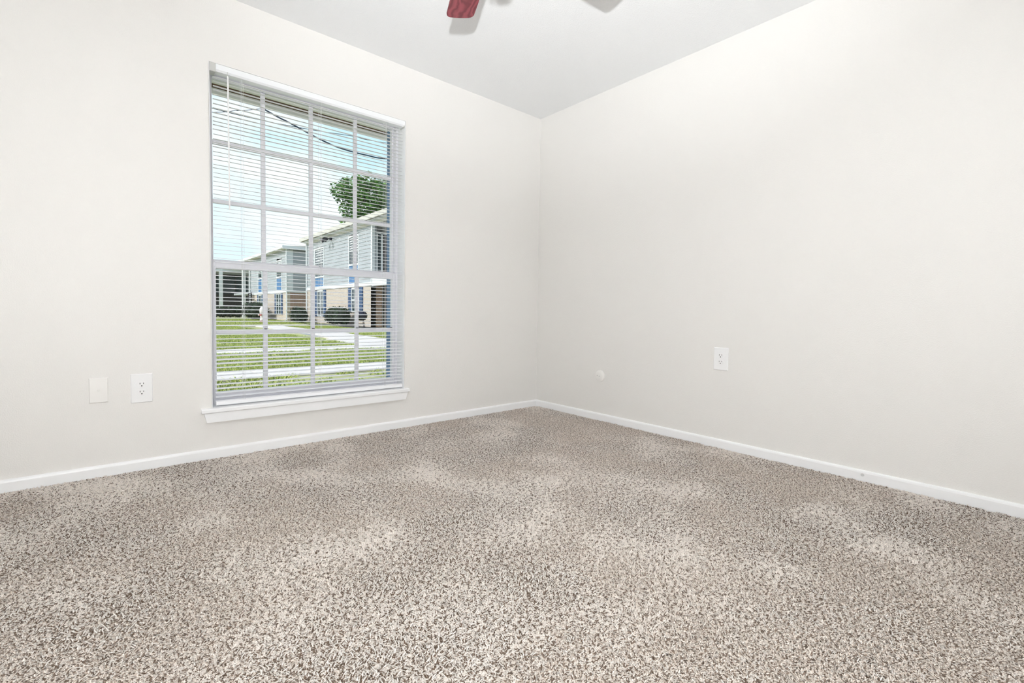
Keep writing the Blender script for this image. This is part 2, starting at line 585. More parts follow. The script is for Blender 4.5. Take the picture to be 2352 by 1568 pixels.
def plate_mesh(wd, ht):
    b = MB()
    x, z, d = wd / 2, ht / 2, .006
    v = [b.bm.verts.new(p) for p in ((-x, 0, -z), (x, 0, -z), (x, 0, z), (-x, 0, z))]
    i1 = .0025
    v1 = [b.bm.verts.new(p) for p in ((-x + .0004, -d * .5, -z + .0004), (x - .0004, -d * .5, -z + .0004), (x - .0004, -d * .5, z - .0004), (-x + .0004, -d * .5, z - .0004))]
    i2 = .0035
    v2 = [b.bm.verts.new(p) for p in ((-x + i2, -d, -z + i2), (x - i2, -d, -z + i2), (x - i2, -d, z - i2), (-x + i2, -d, z - i2))]
    fs = []
    for a, c in ((v, v1), (v1, v2)):
        for k in range(4):
            fs.append(b.bm.faces.new((a[k], a[(k + 1) % 4], c[(k + 1) % 4], c[k])))
    fs.append(b.bm.faces.new(v2))
    fs.append(b.bm.faces.new(v[::-1]))
    bmesh.ops.recalc_face_normals(b.bm, faces=fs)
    return b

def outlet(loc, wall, wd, ht, label):
    o = thing('wall_outlet', label, 'outlet', loc, 'duplex wall outlets')
    plate_mesh(wd, ht).build('cover_plate', MT['plastic'], o)
    for s in (1, -1):
        zc = s * .0195
        pr = []
        n = 28
        for k in range(n):
            a = 2 * math.pi * k / n
            pr.append((.0180 * math.cos(a), zc + max(-.0135, min(.0135, .0180 * math.sin(a)))))
        rc = MB().prism(pr, 'y', -.0086, -.004).build('receptacle', MT['plastic'], o)
        sl = MB()
        sl.box(-.0082, -.0058, -.0090, -.007, zc + .0005, zc + .0085)
        sl.box(.0058, .0080, -.0090, -.007, zc + .0015, zc + .0080)
        sl.build('slot', MT['slot'], rc)
        MB().lathe([(.0029, -.0090), (.0029, -.007)], c=(0, 0, zc - .0070), n=12, axis='y').build('ground_hole', MT['slot'], rc)
    MB().lathe([(.0028, -.0072), (.0028, -.005)], n=12, axis='y').build('screw', MT['plastic'], o)
    wall_frame(o, wall)
    return o

outlet((-2.686, 0, .401), 'left', .086, .142, 'white double outlet on the window wall beside the blank cover plate')
outlet((0, -1.607, .537), 'right', .088, .137, 'white double outlet alone on the wall right of the corner')

cp = thing('cable_plate', 'wall-coloured rectangular cover plate with a coaxial jack left of the outlet', 'wall plate', (-2.845, 0, .405))
plate_mesh(.069, .117).build('cover_plate', MT['wall_flat'], cp)
MB().lathe([(.0075, -.0065), (.0075, -.005)], n=6, axis='y').build('jack_nut', MT['wall_flat'], cp)
MB().lathe([(.0045, -.013), (.0048, -.0125), (.0048, -.006)], n=16, axis='y').build('coaxial_jack', MT['wall_flat'], cp)
for z in (.042, -.042):
    MB().lathe([(.003, -.0072), (.003, -.005)], c=(0, 0, z), n=12, axis='y').build('screw', MT['wall_flat'], cp)

rc = thing('round_plate', 'round wall-coloured blank cover low on the wall near the corner', 'wall plate', (0, -.694, .331))
MB().lathe([(.043, 0), (.043, -.006), (.041, -.010), (.036, -.012), (.004, -.0125)], n=40, axis='y').build('cover_disc', MT['wall_flat'], rc, smooth=True)
MB().lathe([(.0035, -.0140), (.0035, -.010)], n=12, axis='y').build('screw', MT['screw'], rc)
MB().lathe([(.0018, -.0132), (.0018, -.010)], c=(-.021, 0, .003), n=10, axis='y').build('screw_hole', MT['slot'], rc)
wall_frame(rc, 'right')

# ------------------------------------------------------------------ ceiling fan
FX, FY, FZ = -1.781, -1.609, 2.20
fan = thing('ceiling_fan', 'ceiling fan with glossy red mahogany blades above the room', 'ceiling fan', (FX, FY, 0))
MB().lathe([(.075, 2.44), (.075, 2.425), (.06, 2.39), (.025, 2.375)], n=32).build('canopy', MT['brass'], fan, smooth=True)
MB().lathe([(.014, 2.38), (.014, 2.30)], n=16).build('downrod', MT['brass'], fan)
MB().lathe([(.03, 2.31), (.085, 2.30), (.105, 2.275), (.105, 2.225), (.085, 2.195), (.05, 2.185)], n=40).build('motor_housing', MT['brass'], fan, smooth=True)
MB().lathe([(.05, 2.19), (.055, 2.17), (.055, 2.145), (.035, 2.125), (.012, 2.12)], n=32).build('switch_housing', MT['brass'], fan, smooth=True)
def blade_mesh():
    """blade along +x, rounded corners at the tip"""
    pts = []
    r0, r1, w0, w1, c = .19, .665, .052, .066, .028
    pts.append((r0, -w0))
    pts.append((r0 + .34, -w1))
    for k in range(7):
        a = -math.pi / 2 + (math.pi / 2) * k / 6
        pts.append((r1 - c - .012 + c * math.cos(a), -w1 + c + c * math.sin(a)))
    for k in range(1, 6):
        v = -w1 + c + (2 * w1 - 2 * c) * k / 6
        pts.append((r1 - .012 + .003 * (1 - (v / (w1 - c)) ** 2), v))
    for k in range(7):
        a = (math.pi / 2) * k / 6
        pts.append((r1 - c - .012 + c * math.cos(a), w1 - c + c * math.sin(a)))
    pts.append((r0 + .34, w1))
    pts.append((r0, w0))
    return MB().prism(pts, 'z', -.003, .003)
def iron_mesh():
    b = MB()
    b.prism([(.08, -.016), (.17, -.012), (.20, -.04), (.245, -.04), (.255, 0), (.245, .04), (.20, .04), (.17, .012), (.08, .016)], 'z', .0032, .0075)
    return b
blade0 = iron0 = None
for k in range(5):
    a = R(66.3 + 72 * k)
    if blade0 is None:
        blade0 = blade_mesh().build('blade', MT['mahogany'], fan)
        iron0 = iron_mesh().build('blade_iron', MT['brass'], fan)
        bo, io = blade0, iron0
    else:
        bo, io = copy_of(blade0, fan), copy_of(iron0, fan)
    bo.location = io.location = (0, 0, FZ)
    bo.rotation_euler = io.rotation_euler = Euler((R(-9), 0, a), 'XYZ')
for k in range(3):
    a = R(35 + 120 * k)
    dx, dy = math.cos(a), math.sin(a)
    arm = MB().tube([(dx * .05, dy * .05, 2.165), (dx * .08, dy * .08, 2.168), (dx * .095, dy * .095, 2.155)], .008, 10).build('lamp_arm', MT['brass'], fan, smooth=True)
    sh = MB()
    ax = Vector((dx * .8, dy * .8, -.6)).normalized()
    s = Vector((-dy, dx, 0))
    t_ = ax.cross(s)
    base = Vector((dx * .09, dy * .09, 2.132))
    rings = []
    for r_, d in ((.016, 0), (.022, .010), (.030, .028), (.034, .048), (.040, .064), (.038, .064), (.032, .048), (.028, .029), (.019, .012)):
        rings.append([sh.bm.verts.new(base + ax * d + (s * math.cos(2 * math.pi * q / 20) + t_ * math.sin(2 * math.pi * q / 20)) * r_) for q in range(20)])
    for i in range(len(rings) - 1):
        for q in range(20):
            sh.bm.faces.new((rings[i][q], rings[i][(q + 1) % 20], rings[i + 1][(q + 1) % 20], rings[i + 1][q]))
    bmesh.ops.recalc_face_normals(sh.bm, faces=sh.bm.faces[:])
    sh.build('lamp_shade', MT['shade'], fan, smooth=True)
MB().tube([(-.03, -.02, 2.13), (-.03, -.02, 2.02)], .001, 5).build('pull_chain', MT['brass'], fan)
MB().lathe([(.004, 1.995), (.007, 2.0), (.006, 2.015), (.002, 2.022)], c=(-.03, -.02, 0), n=12).build('chain_pull', MT['mahogany'], fan, smooth=True)

# ------------------------------------------------------------------ carpet pile and grass: one tuft, scattered by geometry nodes
def tuft_mesh(name, n, spread, hgt, rad, lean, dark_share, mid_share, rng, seg=2, sides=3, tip=.45):
    verts, faces, shade = [], [], []
    for i in range(n):
        x, y = rng.uniform(-spread, spread), rng.uniform(-spread, spread)
        az = rng.uniform(0, 2 * math.pi)
        ln = rng.uniform(*lean)
        h = hgt * rng.uniform(.75, 1.2)
        q = rng.random()
        c = rng.uniform(0, .12) if q < dark_share else (rng.uniform(.35, .6) if q < dark_share + mid_share else rng.uniform(.78, 1.0))
        base = len(verts)
        for s_ in range(seg + 1):
            t_ = s_ / seg
            cx = x + math.cos(az) * ln * h * t_ ** 1.5
            cy = y + math.sin(az) * ln * h * t_ ** 1.5
            cz = h * t_ * (1 - .18 * ln * t_)
            r_ = rad * (1.0 if s_ == 0 else (1.05 if s_ < seg else tip))
            for k in range(sides):
                a = 2 * math.pi * k / sides + az
                verts.append((cx + r_ * math.cos(a), cy + r_ * math.sin(a), cz))
                shade.append(c)
        for s_ in range(seg):
            for k in range(sides):
                a0 = base + s_ * sides + k
                a1 = base + s_ * sides + (k + 1) % sides
                faces.append((a0, a1, a1 + sides, a0 + sides))
        top = base + seg * sides
        faces.append(tuple(top + k for k in range(sides)))
    me = bpy.data.meshes.new(name)
    me.from_pydata(verts, [], faces)
    at = me.attributes.new('shade', 'FLOAT', 'POINT')
    at.data.foreach_set('value', shade)
    for p in me.polygons:
        p.use_smooth = True
    return me

def scatter(name, me, m, parent, size, center, density, seed, lay=0.35, lay_scale=1.4, smin=.85, smax=1.2, keep=None, lay_shift=(0, 0, 0)):
    """the object's own mesh is one tuft; the node tree lays it out over a grid of the given size"""
    me.materials.append(m)
    o = bpy.data.objects.new(name, me)
    COL.objects.link(o)
    if parent:
        o.parent = parent
    ng = bpy.data.node_groups.new(name + '_layout', 'GeometryNodeTree')
    ng.interface.new_socket('Geometry', in_out='INPUT', socket_type='NodeSocketGeometry')
    ng.interface.new_socket('Geometry', in_out='OUTPUT', socket_type='NodeSocketGeometry')
    N = ng.nodes.new
    L = ng.links.new
    gi, go = N('NodeGroupInput'), N('NodeGroupOutput')
    gr = N('GeometryNodeMeshGrid')
    gr.inputs['Size X'].default_value = size[0]
    gr.inputs['Size Y'].default_value = size[1]
    gr.inputs['Vertices X'].default_value = 2
    gr.inputs['Vertices Y'].default_value = 2
    tr = N('GeometryNodeTransform')
    tr.inputs['Translation'].default_value = center
    L(gr.outputs['Mesh'], tr.inputs['Geometry'])
    dp = N('GeometryNodeDistributePointsOnFaces')
    dp.inputs['Density'].default_value = density
    dp.inputs['Seed'].default_value = seed
    L(tr.outputs['Geometry'], dp.inputs['Mesh'])
    pos = N('GeometryNodeInputPosition')
    src = dp.outputs['Points']
    if keep:                                   # thin, patchy turf: drop points where a noise is low
        kn = N('ShaderNodeTexNoise')
        kn.inputs['Scale'].default_value = keep[0]
        kn.inputs['Detail'].default_value = 3
        L(pos.outputs['Position'], kn.inputs['Vector'])
        rv0 = N('FunctionNodeRandomValue')
        rv0.inputs[2].default_value = -.12
        rv0.inputs[3].default_value = .12
        ad0 = N('ShaderNodeMath')
        L(kn.outputs[0], ad0.inputs[0])
        L(rv0.outputs[1], ad0.inputs[1])
        cm = N('ShaderNodeMath')
        cm.operation = 'LESS_THAN'
        cm.inputs[1].default_value = keep[1]
        L(ad0.outputs[0], cm.inputs[0])
        dg = N('GeometryNodeDeleteGeometry')
        dg.domain = 'POINT'
        L(src, dg.inputs['Geometry'])
        L(cm.outputs[0], dg.inputs['Selection'])
        src = dg.outputs['Geometry']
    # pile lay: leans one way or another in broad patches, as feet and a vacuum leave it
    nz = N('ShaderNodeTexNoise')
    nz.inputs['Scale'].default_value = lay_scale
    nz.inputs['Detail'].default_value = 4.0
    sh = N('ShaderNodeVectorMath')
    sh.inputs[1].default_value = lay_shift
    L(pos.outputs['Position'], sh.inputs[0])
    L(sh.outputs[0], nz.inputs['Vector'])
    sb = N('ShaderNodeVectorMath')
    sb.operation = 'SUBTRACT'
    sb.inputs[1].default_value = (.5, .5, .5)
    L(nz.outputs['Color'], sb.inputs[0])
    ml = N('ShaderNodeVectorMath')
    ml.operation = 'MULTIPLY'
    ml.inputs[1].default_value = (lay * 6, lay * 6, 0)
    L(sb.outputs[0], ml.inputs[0])
    spin = N('FunctionNodeRandomValue')
    spin.data_type = 'FLOAT_VECTOR'
    spin.inputs[0].default_value = (-.12, -.12, 0)
    spin.inputs[1].default_value = (.12, .12, 2 * math.pi)
    ad = N('ShaderNodeVectorMath')
    L(ml.outputs[0], ad.inputs[0])
    L(spin.outputs[0], ad.inputs[1])
    sc = N('FunctionNodeRandomValue')
    sc.inputs[2].default_value = smin
    sc.inputs[3].default_value = smax
    sc.inputs['Seed'].default_value = 3
    ip = N('GeometryNodeInstanceOnPoints')
    L(src, ip.inputs['Points'])
    L(gi.outputs[0], ip.inputs['Instance'])
    L(ad.outputs[0], ip.inputs['Rotation'])
    L(sc.outputs[1], ip.inputs['Scale'])
    # one random tone per tuft
    tn = N('FunctionNodeRandomValue')
    tn.inputs['Seed'].default_value = 11
    st = N('GeometryNodeStoreNamedAttribute')
    st.data_type = 'FLOAT'
    st.domain = 'INSTANCE'
    st.inputs['Name'].default_value = 'tone'
    L(ip.outputs['Instances'], st.inputs['Geometry'])
    L(tn.outputs[1], st.inputs['Value'])
    L(st.outputs['Geometry'], go.inputs[0])
    md = o.modifiers.new('layout', 'NODES')
    md.node_group = ng
    return o

def mat_tuft(name, stops, tone_amt, rough=0.9):
    m, t, b, L = new_mat(name)
    at = t.nodes.new('ShaderNodeAttribute')
    at.attribute_name = 'shade'
    cr = t.nodes.new('ShaderNodeValToRGB')
    while len(cr.color_ramp.elements) < len(stops):
        cr.color_ramp.elements.new(.5)
    for el, (p, c) in zip(cr.color_ramp.elements, stops):
        el.position = p
        el.color = (*c, 1)
    L(at.outputs['Fac'], cr.inputs['Fac'])
    tn = t.nodes.new('ShaderNodeAttribute')
    tn.attribute_type = 'INSTANCER'
    tn.attribute_name = 'tone'
    mr = t.nodes.new('ShaderNodeMapRange')
    mr.inputs['To Min'].default_value = 1 - tone_amt
    mr.inputs['To Max'].default_value = 1 + tone_amt
    L(tn.outputs['Fac'], mr.inputs['Value'])
    mx = t.nodes.new('ShaderNodeVectorMath')
    mx.operation = 'SCALE'
    L(cr.outputs['Color'], mx.inputs[0])
    L(mr.outputs['Result'], mx.inputs['Scale'])
    L(mx.outputs[0], b.inputs['Base Color'])
    b.inputs['Roughness'].default_value = rough
    b.inputs['Specular IOR Level'].default_value = 0.2
    return m

rng = random.Random(3)
pile_me = tuft_mesh('carpet_pile', 17, .0088, .0082, .0019, (.35, 1.35), .21, .15, rng, tip=.8)
MT['pile'] = mat_tuft('carpet_yarn', [(0, (0.17, 0.115, 0.08)), (.5, (0.65, 0.545, 0.465)), (.8, (0.92, 0.83, 0.755)), (1, (0.98, 0.92, 0.865))], .10)
pile = scatter('carpet_pile', pile_me, MT['pile'], fl, (-RX - .02, -RY - .02), (RX / 2 - .004, RY / 2 - .004, -.012), 15500, 5, lay=.24, lay_scale=2.3, lay_shift=(-0.461, -0.180, 0))
pile['kind'] = 'stuff'
pile['label'] = 'speckled beige and brown cut pile'

# ------------------------------------------------------------------ outside: ground, walks, lawn
GZ = -0.10
struct(MB().box(-40, 60, WT + .02, 120, GZ - .3, GZ - .02).build('ground', MT['soil']), 'sunlit lawn soil between the buildings', 'ground')

def walk(name, label, poly_pts, cat='path'):
    return poly_pts

sw = MB().box(-12, 14, 3.86, 4.70, GZ - .1, GZ - .012).build('sidewalk', MT['foundation'])
struct(sw, 'pale concrete sidewalk nearest the window', 'sidewalk')
sl0 = None
for k in range(17):
    x0 = -11.9 + 1.52 * k
    if sl0 is None:
        sl0 = MB().box(0, 1.505, 3.86, 4.70, GZ - .02, GZ + .01, .006, 1).build('slab', MT['concrete'], sw)
        sl0.location.x = x0
    else:
        copy_of(sl0, sw, loc=(x0, 0, random.uniform(-.003, .003)))
sw2 = MB().box(-12, 14, 7.62, 8.82, GZ - .1, GZ - .012).build('sidewalk', MT['foundation'])
struct(sw2, 'pale concrete sidewalk in the middle of the lawn', 'sidewalk')
sl1 = None
for k in range(14):
    x0 = -11.9 + 1.83 * k
    if sl1 is None:
        sl1 = MB().box(0, 1.815, 7.62, 8.82, GZ - .02, GZ + .012, .006, 1).build('slab', MT['concrete'], sw2)
        sl1.location.x = x0
    else:
        copy_of(sl1, sw2, loc=(x0, 0, random.uniform(-.003, .003)))
# walk running off towards the far building
fp = MB().prism([(2.4, 8.83), (3.6, 8.83), (4.1, 24.1), (3.1, 24.1)], 'z', GZ - .1, GZ - .012).build('footpath', MT['foundation'])
struct(fp, 'pale concrete footpath running away beside the apartment building', 'path')
for k in range(10):
    y0 = 8.84 + 1.52 * k
    xl = 2.05 + .9 * min(1, k / 3.5)
    xr = 3.75 + .55 * min(1, k / 4)
    MB().box(xl, xr, y0, y0 + 1.505, GZ - .02, GZ + .012, .006, 1).build('slab', MT['concrete'], fp)
fp2 = MB().box(-10, 6.3, 24.2, 26.6, GZ - .1, GZ - .012).build('footpath', MT['foundation'])
struct(fp2, 'pale concrete drive crossing the far end of the lawn', 'path')
for k in range(8):
    MB().box(-10 + 2.03 * k, -10 + 2.03 * k + 2.01, 24.2, 26.6, GZ - .02, GZ + .012, .006, 1).build('slab', MT['concrete'], fp2)
struct(MB().box(6.55, 8.0, 16, 35, GZ - .1, GZ + .015).build('planting_bed', MT['mulch']), 'dark mulch bed along the foot of the apartment building', 'bed')

grass_me = tuft_mesh('lawn_grass', 14, .05, .055, .0040, (.3, 1.1), .30, .25, rng)
MT['grass'] = mat_tuft('grass_blade', [(0, (0.03, 0.085, 0.012)), (.5, (0.28, 0.38, 0.05)), (.8, (0.50, 0.58, 0.10)), (1, (0.78, 0.78, 0.34))], .35, .6)
def turf(label, x0, x1, y0, y1, dens, seed, keep):
    g = scatter('lawn_grass', grass_me.copy(), MT['grass'], None, (x1 - x0, y1 - y0), ((x0 + x1) / 2, (y0 + y1) / 2, GZ - .02), dens, seed, lay=.1, smin=.7, smax=1.3, keep=keep)
    tag(g, label, 'grass', kind='stuff')
turf('thin patchy grass between the window and the near sidewalk', -4, 3, .5, 3.84, 130, 2, (.9, .52))
turf('green grass strip between the two sidewalks', -5, 5, 4.72, 7.60, 420, 3, (.8, .40))
turf('bright grass left of the footpath beyond the middle sidewalk', -6, 2.1, 8.84, 24.1, 210, 4, (.5, .40))
turf('bright grass between the footpath and the mulch bed', 4.3, 6.5, 8.84, 24.1, 260, 5, (.5, .38))
turf('grass by the far hedge and the hydrant', -4, 7.8, 26.7, 50, 45, 6, (.4, .40))

# our own building above the window: soffit with a brown drop beam
ro = MB().box(RX - 3, 4, WT, 1.02, 2.376, 2.60).build('porch_roof', MT['soffit'])
struct(ro, 'grey porch soffit overhead outside the window', 'roof')
MB().box(RX - 3, 4, .985, 1.03, 2.338, 2.62).build('beam', MT['brown'], ro)['label'] = 'brown painted edge beam'
MB().box(RX - 3, 4, .985, 1.00, 2.300, 2.338).build('drip_board', MT['vinyl'], ro)['label'] = 'white drip board under the beam'
for k in range(24):
    MB().box(RX - 3 + .29 * k, RX - 3 + .29 * k + .282, WT + .01, .98, 2.370, 2.377).build('soffit_board', MT['soffit'], ro)

# ------------------------------------------------------------------ apartment building opposite
FXX = 8.0      # plane of its long front
ZS, ZE = 2.17, 5.60

def siding(parent, x, y0, y1, z0, z1, gaps, facing='-x'):
    """lapped boards, each a part; gaps = [(a0, a1, zlo, zhi)] left out for windows"""
    n = int(round((z1 - z0) / .205))
    st = (z1 - z0) / n
    for k in range(n):
        za, zb = z0 + k * st, z0 + (k + 1) * st
        segs = [(y0, y1)]
        for a0, a1, lo, hi in gaps:
            if zb > lo + .02 and za < hi - .02:
                out = []
                for s0, s1 in segs:
                    if a1 <= s0 or a0 >= s1:
                        out.append((s0, s1))
                    else:
                        if a0 > s0:
                            out.append((s0, a0))
                        if a1 < s1:
                            out.append((a1, s1))
                segs = out
        for s0, s1 in segs:
            if s1 - s0 < .03:
                continue
            if facing == '-x':
                MB().prism([(x + .02, za), (x - .028, za), (x - .004, zb + .004), (x + .02, zb + .004)], 'y', s0, s1).build('siding_board', MT['siding'], parent)
            else:
                MB().prism([(x + .02, za), (x - .028, za), (x - .004, zb + .004), (x + .02, zb + .004)], 'x', s0, s1).build('siding_board', MT['siding'], parent)

def tall_window(parent, y0, y1, zb, zm, zt):
    """upper-floor window on the long front: white frame, two panes, blue panel beneath"""
    x = FXX
    f = MB()
    t_ = .09
    f.box(x - .05, x + .03, y0 - t_, y0, zb - t_, zt + t_)
    f.box(x - .05, x + .03, y1, y1 + t_, zb - t_, zt + t_)
    f.box(x - .05, x + .03, y0, y1, zt, zt + t_)
    f.box(x - .05, x + .03, y0, y1, zb - t_, zb)
    f.box(x - .05, x + .03, y0, y1, zm - .05, zm + .05)
    zc = (zm + zt) / 2
    f.box(x - .03, x + .03, y0, y1, zc - .025, zc + .025)
    fo = f.build('window', MT['white_out'], parent)
    MB().box(x, x + .02, y0, y1, zm + .05, zc - .025).build('pane', MT['far_glass'], fo)
    MB().box(x, x + .02, y0, y1, zc + .025, zt).build('pane', MT['far_glass'], fo)
    MB().box(x - .005, x + .02, y0, y1, zb, zm - .05).build('panel', MT['spandrel'], fo)['label'] = 'blue panel under the glass'
    bl_ = MB()
    for k in range(5):
        z = zt - .04 - (zt - zm) * .09 * k
        bl_.box(x - .002, x + .001, y0 + .03, y1 - .03, z - .05, z)
    bl_.build('window_shade', MT['white_out'], fo)

def low_window(parent, y0, y1, zb, zt, sh):
    x = FXX
    f = MB()
    t_ = .07
    f.box(x - .05, x + .03, y0, y0 + t_, zb, zt)
    f.box(x - .05, x + .03, y1 - t_, y1, zb, zt)
    f.box(x - .05, x + .03, y0, y1, zt - t_, zt)
    f.box(x - .05, x + .03, y0, y1, zb, zb + t_)
    f.box(x - .04, x + .03, (y0 + y1) / 2 - .03, (y0 + y1) / 2 + .03, zb, zt)
    f.box(x - .04, x + .03, y0, y1, (zb + zt) / 2 - .03, (zb + zt) / 2 + .03)
    fo = f.build('window', MT['white_out'], parent)
    MB().box(x - .005, x + .02, y0 + t_, y1 - t_, zb + t_, zt - t_).build('pane', MT['far_glass'], fo)
    for a, c in ((y0 - sh, y0 - .02), (y1 + .02, y1 + sh)):
        s = MB().box(x - .05, x + .0, a, c, zb, zt).build('shutter', MT['shutter'], parent)
        lv = MB()
        n = 12
        for k in range(n):
            z = zb + .06 + (zt - zb - .12) * k / n
            lv.prism([(x - .05, z), (x - .068, z + .02), (x - .05, z + (zt - zb) / n * .8)], 'y', a + .05, c - .05)
        lv.build('louvers', MT['shutter'], s)

def block(name, label, y0, y1, end_x, wins_up, wins_low, downspouts):
    o = thing(name, label, 'building', (0, 0, 0), 'apartment buildings across the lawn')
    lo = [(a - .07, c + .07, zb, zt) for a, c, zb, zt, sh in wins_low]
    # brick ground floor (front in strips around the windows), end wall in redder brick
    segs = []
    cur = y0
    for a, c, zb, zt, sh in sorted(wins_low):
        segs.append((cur, a, GZ - .05, ZS))
        segs.append((a, c, GZ - .05, zb))
        segs.append((a, c, zt, ZS))
        cur = c
    segs.append((cur, y1, GZ - .05, ZS))
    bm_ = MB()
    for s0, s1, za, zb in segs:
        if s1 > s0 and zb > za:
            bm_.box(FXX, FXX + .2, s0, s1, za, zb)
    bm_.build('brick_wall', MT['brick'], o)
    # inner core so nothing shows through
    MB().box(FXX + .21, FXX + 9, y0 + .21, y1 - .02, GZ, ZE + .2).build('core_wall', MT['foundation'], o)
    MB().box(FXX - .06, FXX + .1, y0 - .03, y1, ZS - .02, ZS + .17).build('belt_board', MT['white_out'], o)
    gaps = [(a - .09, c + .09, zb - .09, zt + .09) for a, c, zb, zm, zt in wins_up]
    siding(o, FXX, y0 + .12, y1, ZS + .17, ZE, gaps)
    MB().box(FXX - .05, FXX + .1, y0 - .05, y0 + .12, ZS + .15, ZE).build('corner_board', MT['white_out'], o)
    for wn in wins_up:
        tall_window(o, *wn)
    for wn in wins_low:
        low_window(o, *wn)
    for y in downspouts:
        MB().tube([(FXX - .09, y, ZE - .05), (FXX - .09, y, .12), (FXX - .16, y - .12, GZ + .04), (FXX - .3, y - .35, GZ + .03)], .05, 8).build('downspout', MT['white_out'], o)
    return o

bd = block('apartment_building', 'nearer grey-sided apartment building with blue shutters across the lawn', 21.15, 32.0, 12,
           [(28.62, 30.25, 2.36, 2.99, 4.85), (23.0, 24.3, 2.36, 3.43, 5.02)],
           [(28.62, 29.85, .36, 2.10, .42), (22.80, 23.96, .70, 2.10, .45)], [31.9])
# end porch: side wall with glass doors, balcony, recess and roof running on
PY = 21.15
siding(bd, PY, 8.0, 8.22, ZS + .6, ZE - .1, [], facing='-y')
MB().box(FXX, FXX + .55, PY, PY + .2, GZ, ZS).build('brick_pier', MT['brick_red'], bd)
dr = MB()
for x0, x1 in ((8.22, 8.27), (8.47, 8.56), (9.75, 9.84)):
    dr.box(x0, x1, PY - .05, PY + .05, 2.72, 4.98)
dr.box(8.22, 9.84, PY - .05, PY + .05, 4.94, 5.04)
do = dr.build('patio_door', MT['white_out'], bd)
MB().box(8.27, 8.47, PY - .01, PY + .02, 2.72, 4.94).build('pane', MT['far_glass'], do)
MB().box(8.56, 9.75, PY - .01, PY + .02, 2.72, 4.94).build('pane', MT['slot'], do)  # black in place of glass, painting in the deep shade of the porch
MB().box(8.56, 10.2, PY - .01, PY + .02, GZ, 2.12).build('doorway', MT['slot'], bd)['label'] = 'doorway painted black for the deep porch shade'  # flat black sheet standing in for shade inside the opening
MB().box(FXX, 12, 15.2, PY, 2.15, 2.68).build('balcony_slab', MT['siding'], bd)
MB().box(FXX - .05, FXX, 15.2, PY, 2.12, 2.70).build('balcony_fascia', MT['white_out'], bd)
MB().box(10.6, 10.8, 15.2, PY, GZ, ZE).build('porch_wall', MT['siding'], bd)
MB().box(FXX, 17, 13.0, 15.2, GZ, ZE).build('end_wall', MT['siding'], bd)
rf = MB().prism([(FXX - .35, ZE - .06), (FXX - .35, ZE + .20), (12.5, ZE + 1.2), (17, ZE + .2), (17, ZE - .06)], 'y', 12.6, 32.35)
rfo = rf.build('roof', MT['roofing'], bd)
MB().box(FXX - .42, FXX - .34, 12.6, 32.4, ZE - .02, ZE + .22).build('gutter', MT['fascia'], rfo)
MB().box(FXX - .34, FXX + .0, 12.6, 32.35, ZE - .075, ZE - .055).build('soffit', MT['white_out'], rfo)
MB().box(FXX - .05, FXX + .03, 13.0, 32.0, ZE - .22, ZE - .05).build('frieze_board', MT['fascia'], rfo)

# floodlight under the eave
fl_ = thing('floodlight', 'dark twin-head floodlight under the eave of the nearer apartment building', 'light fixture', (7.93, 27.2, 5.30))
MB().box(-.06, 0.05, -.09, .09, -.09, .09, .02, 2).build('base', MT['kettle'], fl_)
for s in (1, -1):
    MB().tube([(-.05, 0, 0), (-.2, s * .12, -.02), (-.28, s * .20, -.05)], .025, 8).build('arm', MT['kettle'], fl_)
    c = Vector((-.28, s * .20, -.05))
    d = Vector((-.8, s * .5, -.4)).normalized()
    MB().tube([c - d * .05, c + d * .05, c + d * .2, c + d * .24], [.05, .09, .15, .15], 14).build('lamp_head', MT['kettle'], fl_)

bd2 = block('apartment_building', 'farther grey-sided apartment building beyond the gap, with red brick end wall', 36.9, 49.2, 16,
            [(38.45, 39.9, 2.36, 3.45, 4.75), (44.9, 46.2, 2.36, 3.60, 4.85)],
            [(38.6, 40.1, .36, 2.10, .4), (44.9, 46.2, .36, 2.10, .4)], [36.8])
siding(bd2, 36.9, 8.42, 12, ZS + .12, ZE - .12, [], facing='-y')
MB().box(8.0, 8.42, 36.86, 36.95, ZS, ZE - .1).build('corner_board', MT['white_out'], bd2)
MB().box(8.2, 12, 36.9, 37.1, GZ - .05, ZS + .05).build('end_wall', MT['brick_red'], bd2)['label'] = 'red brick end wall'
MB().box(8.0, 12, 36.84, 36.9, ZS - .02, ZS + .12).build('belt_board', MT['white_out'], bd2)
rf = MB().prism([(FXX - .35, ZE - .06), (FXX - .35, ZE + .18), (12.5, ZE + .5), (17, ZE + .18), (17, ZE - .06)], 'y', 36.65, 58)
rfo = rf.build('roof', MT['fascia'], bd2)
MB().box(FXX - .42, FXX - .34, 36.6, 58, ZE - .02, ZE + .2).build('gutter', MT['white_out'], rfo)
MB().box(FXX - .42, 14, 36.58, 36.66, ZE - .08, ZE + .16).build('rake_board', MT['white_out'], rfo)
# stair breezeway at its far end
for y in (49.4, 52.6):
    MB().box(7.9, 8.2, y, y + .3, GZ, ZE).build('column', MT['white_out'], bd2)
MB().box(9.6, 9.8, 49.2, 58, GZ, ZE).build('breezeway_wall', MT['foundation'], bd2)
MB().box(8.05, 9.6, 49.2, 58, 2.3, 2.5).build('landing', MT['siding'], bd2)
rl = MB()
for y in (48.0, 49.15):
    rl.box(7.72, 7.80, y - .06, y + .06, GZ, 2.4)
for k in range(12):
    rl.box(7.72, 7.80, 48.0, 49.15, .15 + .19 * k, .22 + .19 * k)
rl.build('stair_rail', MT['black_iron'], bd2)['label'] = 'black iron stair rail'

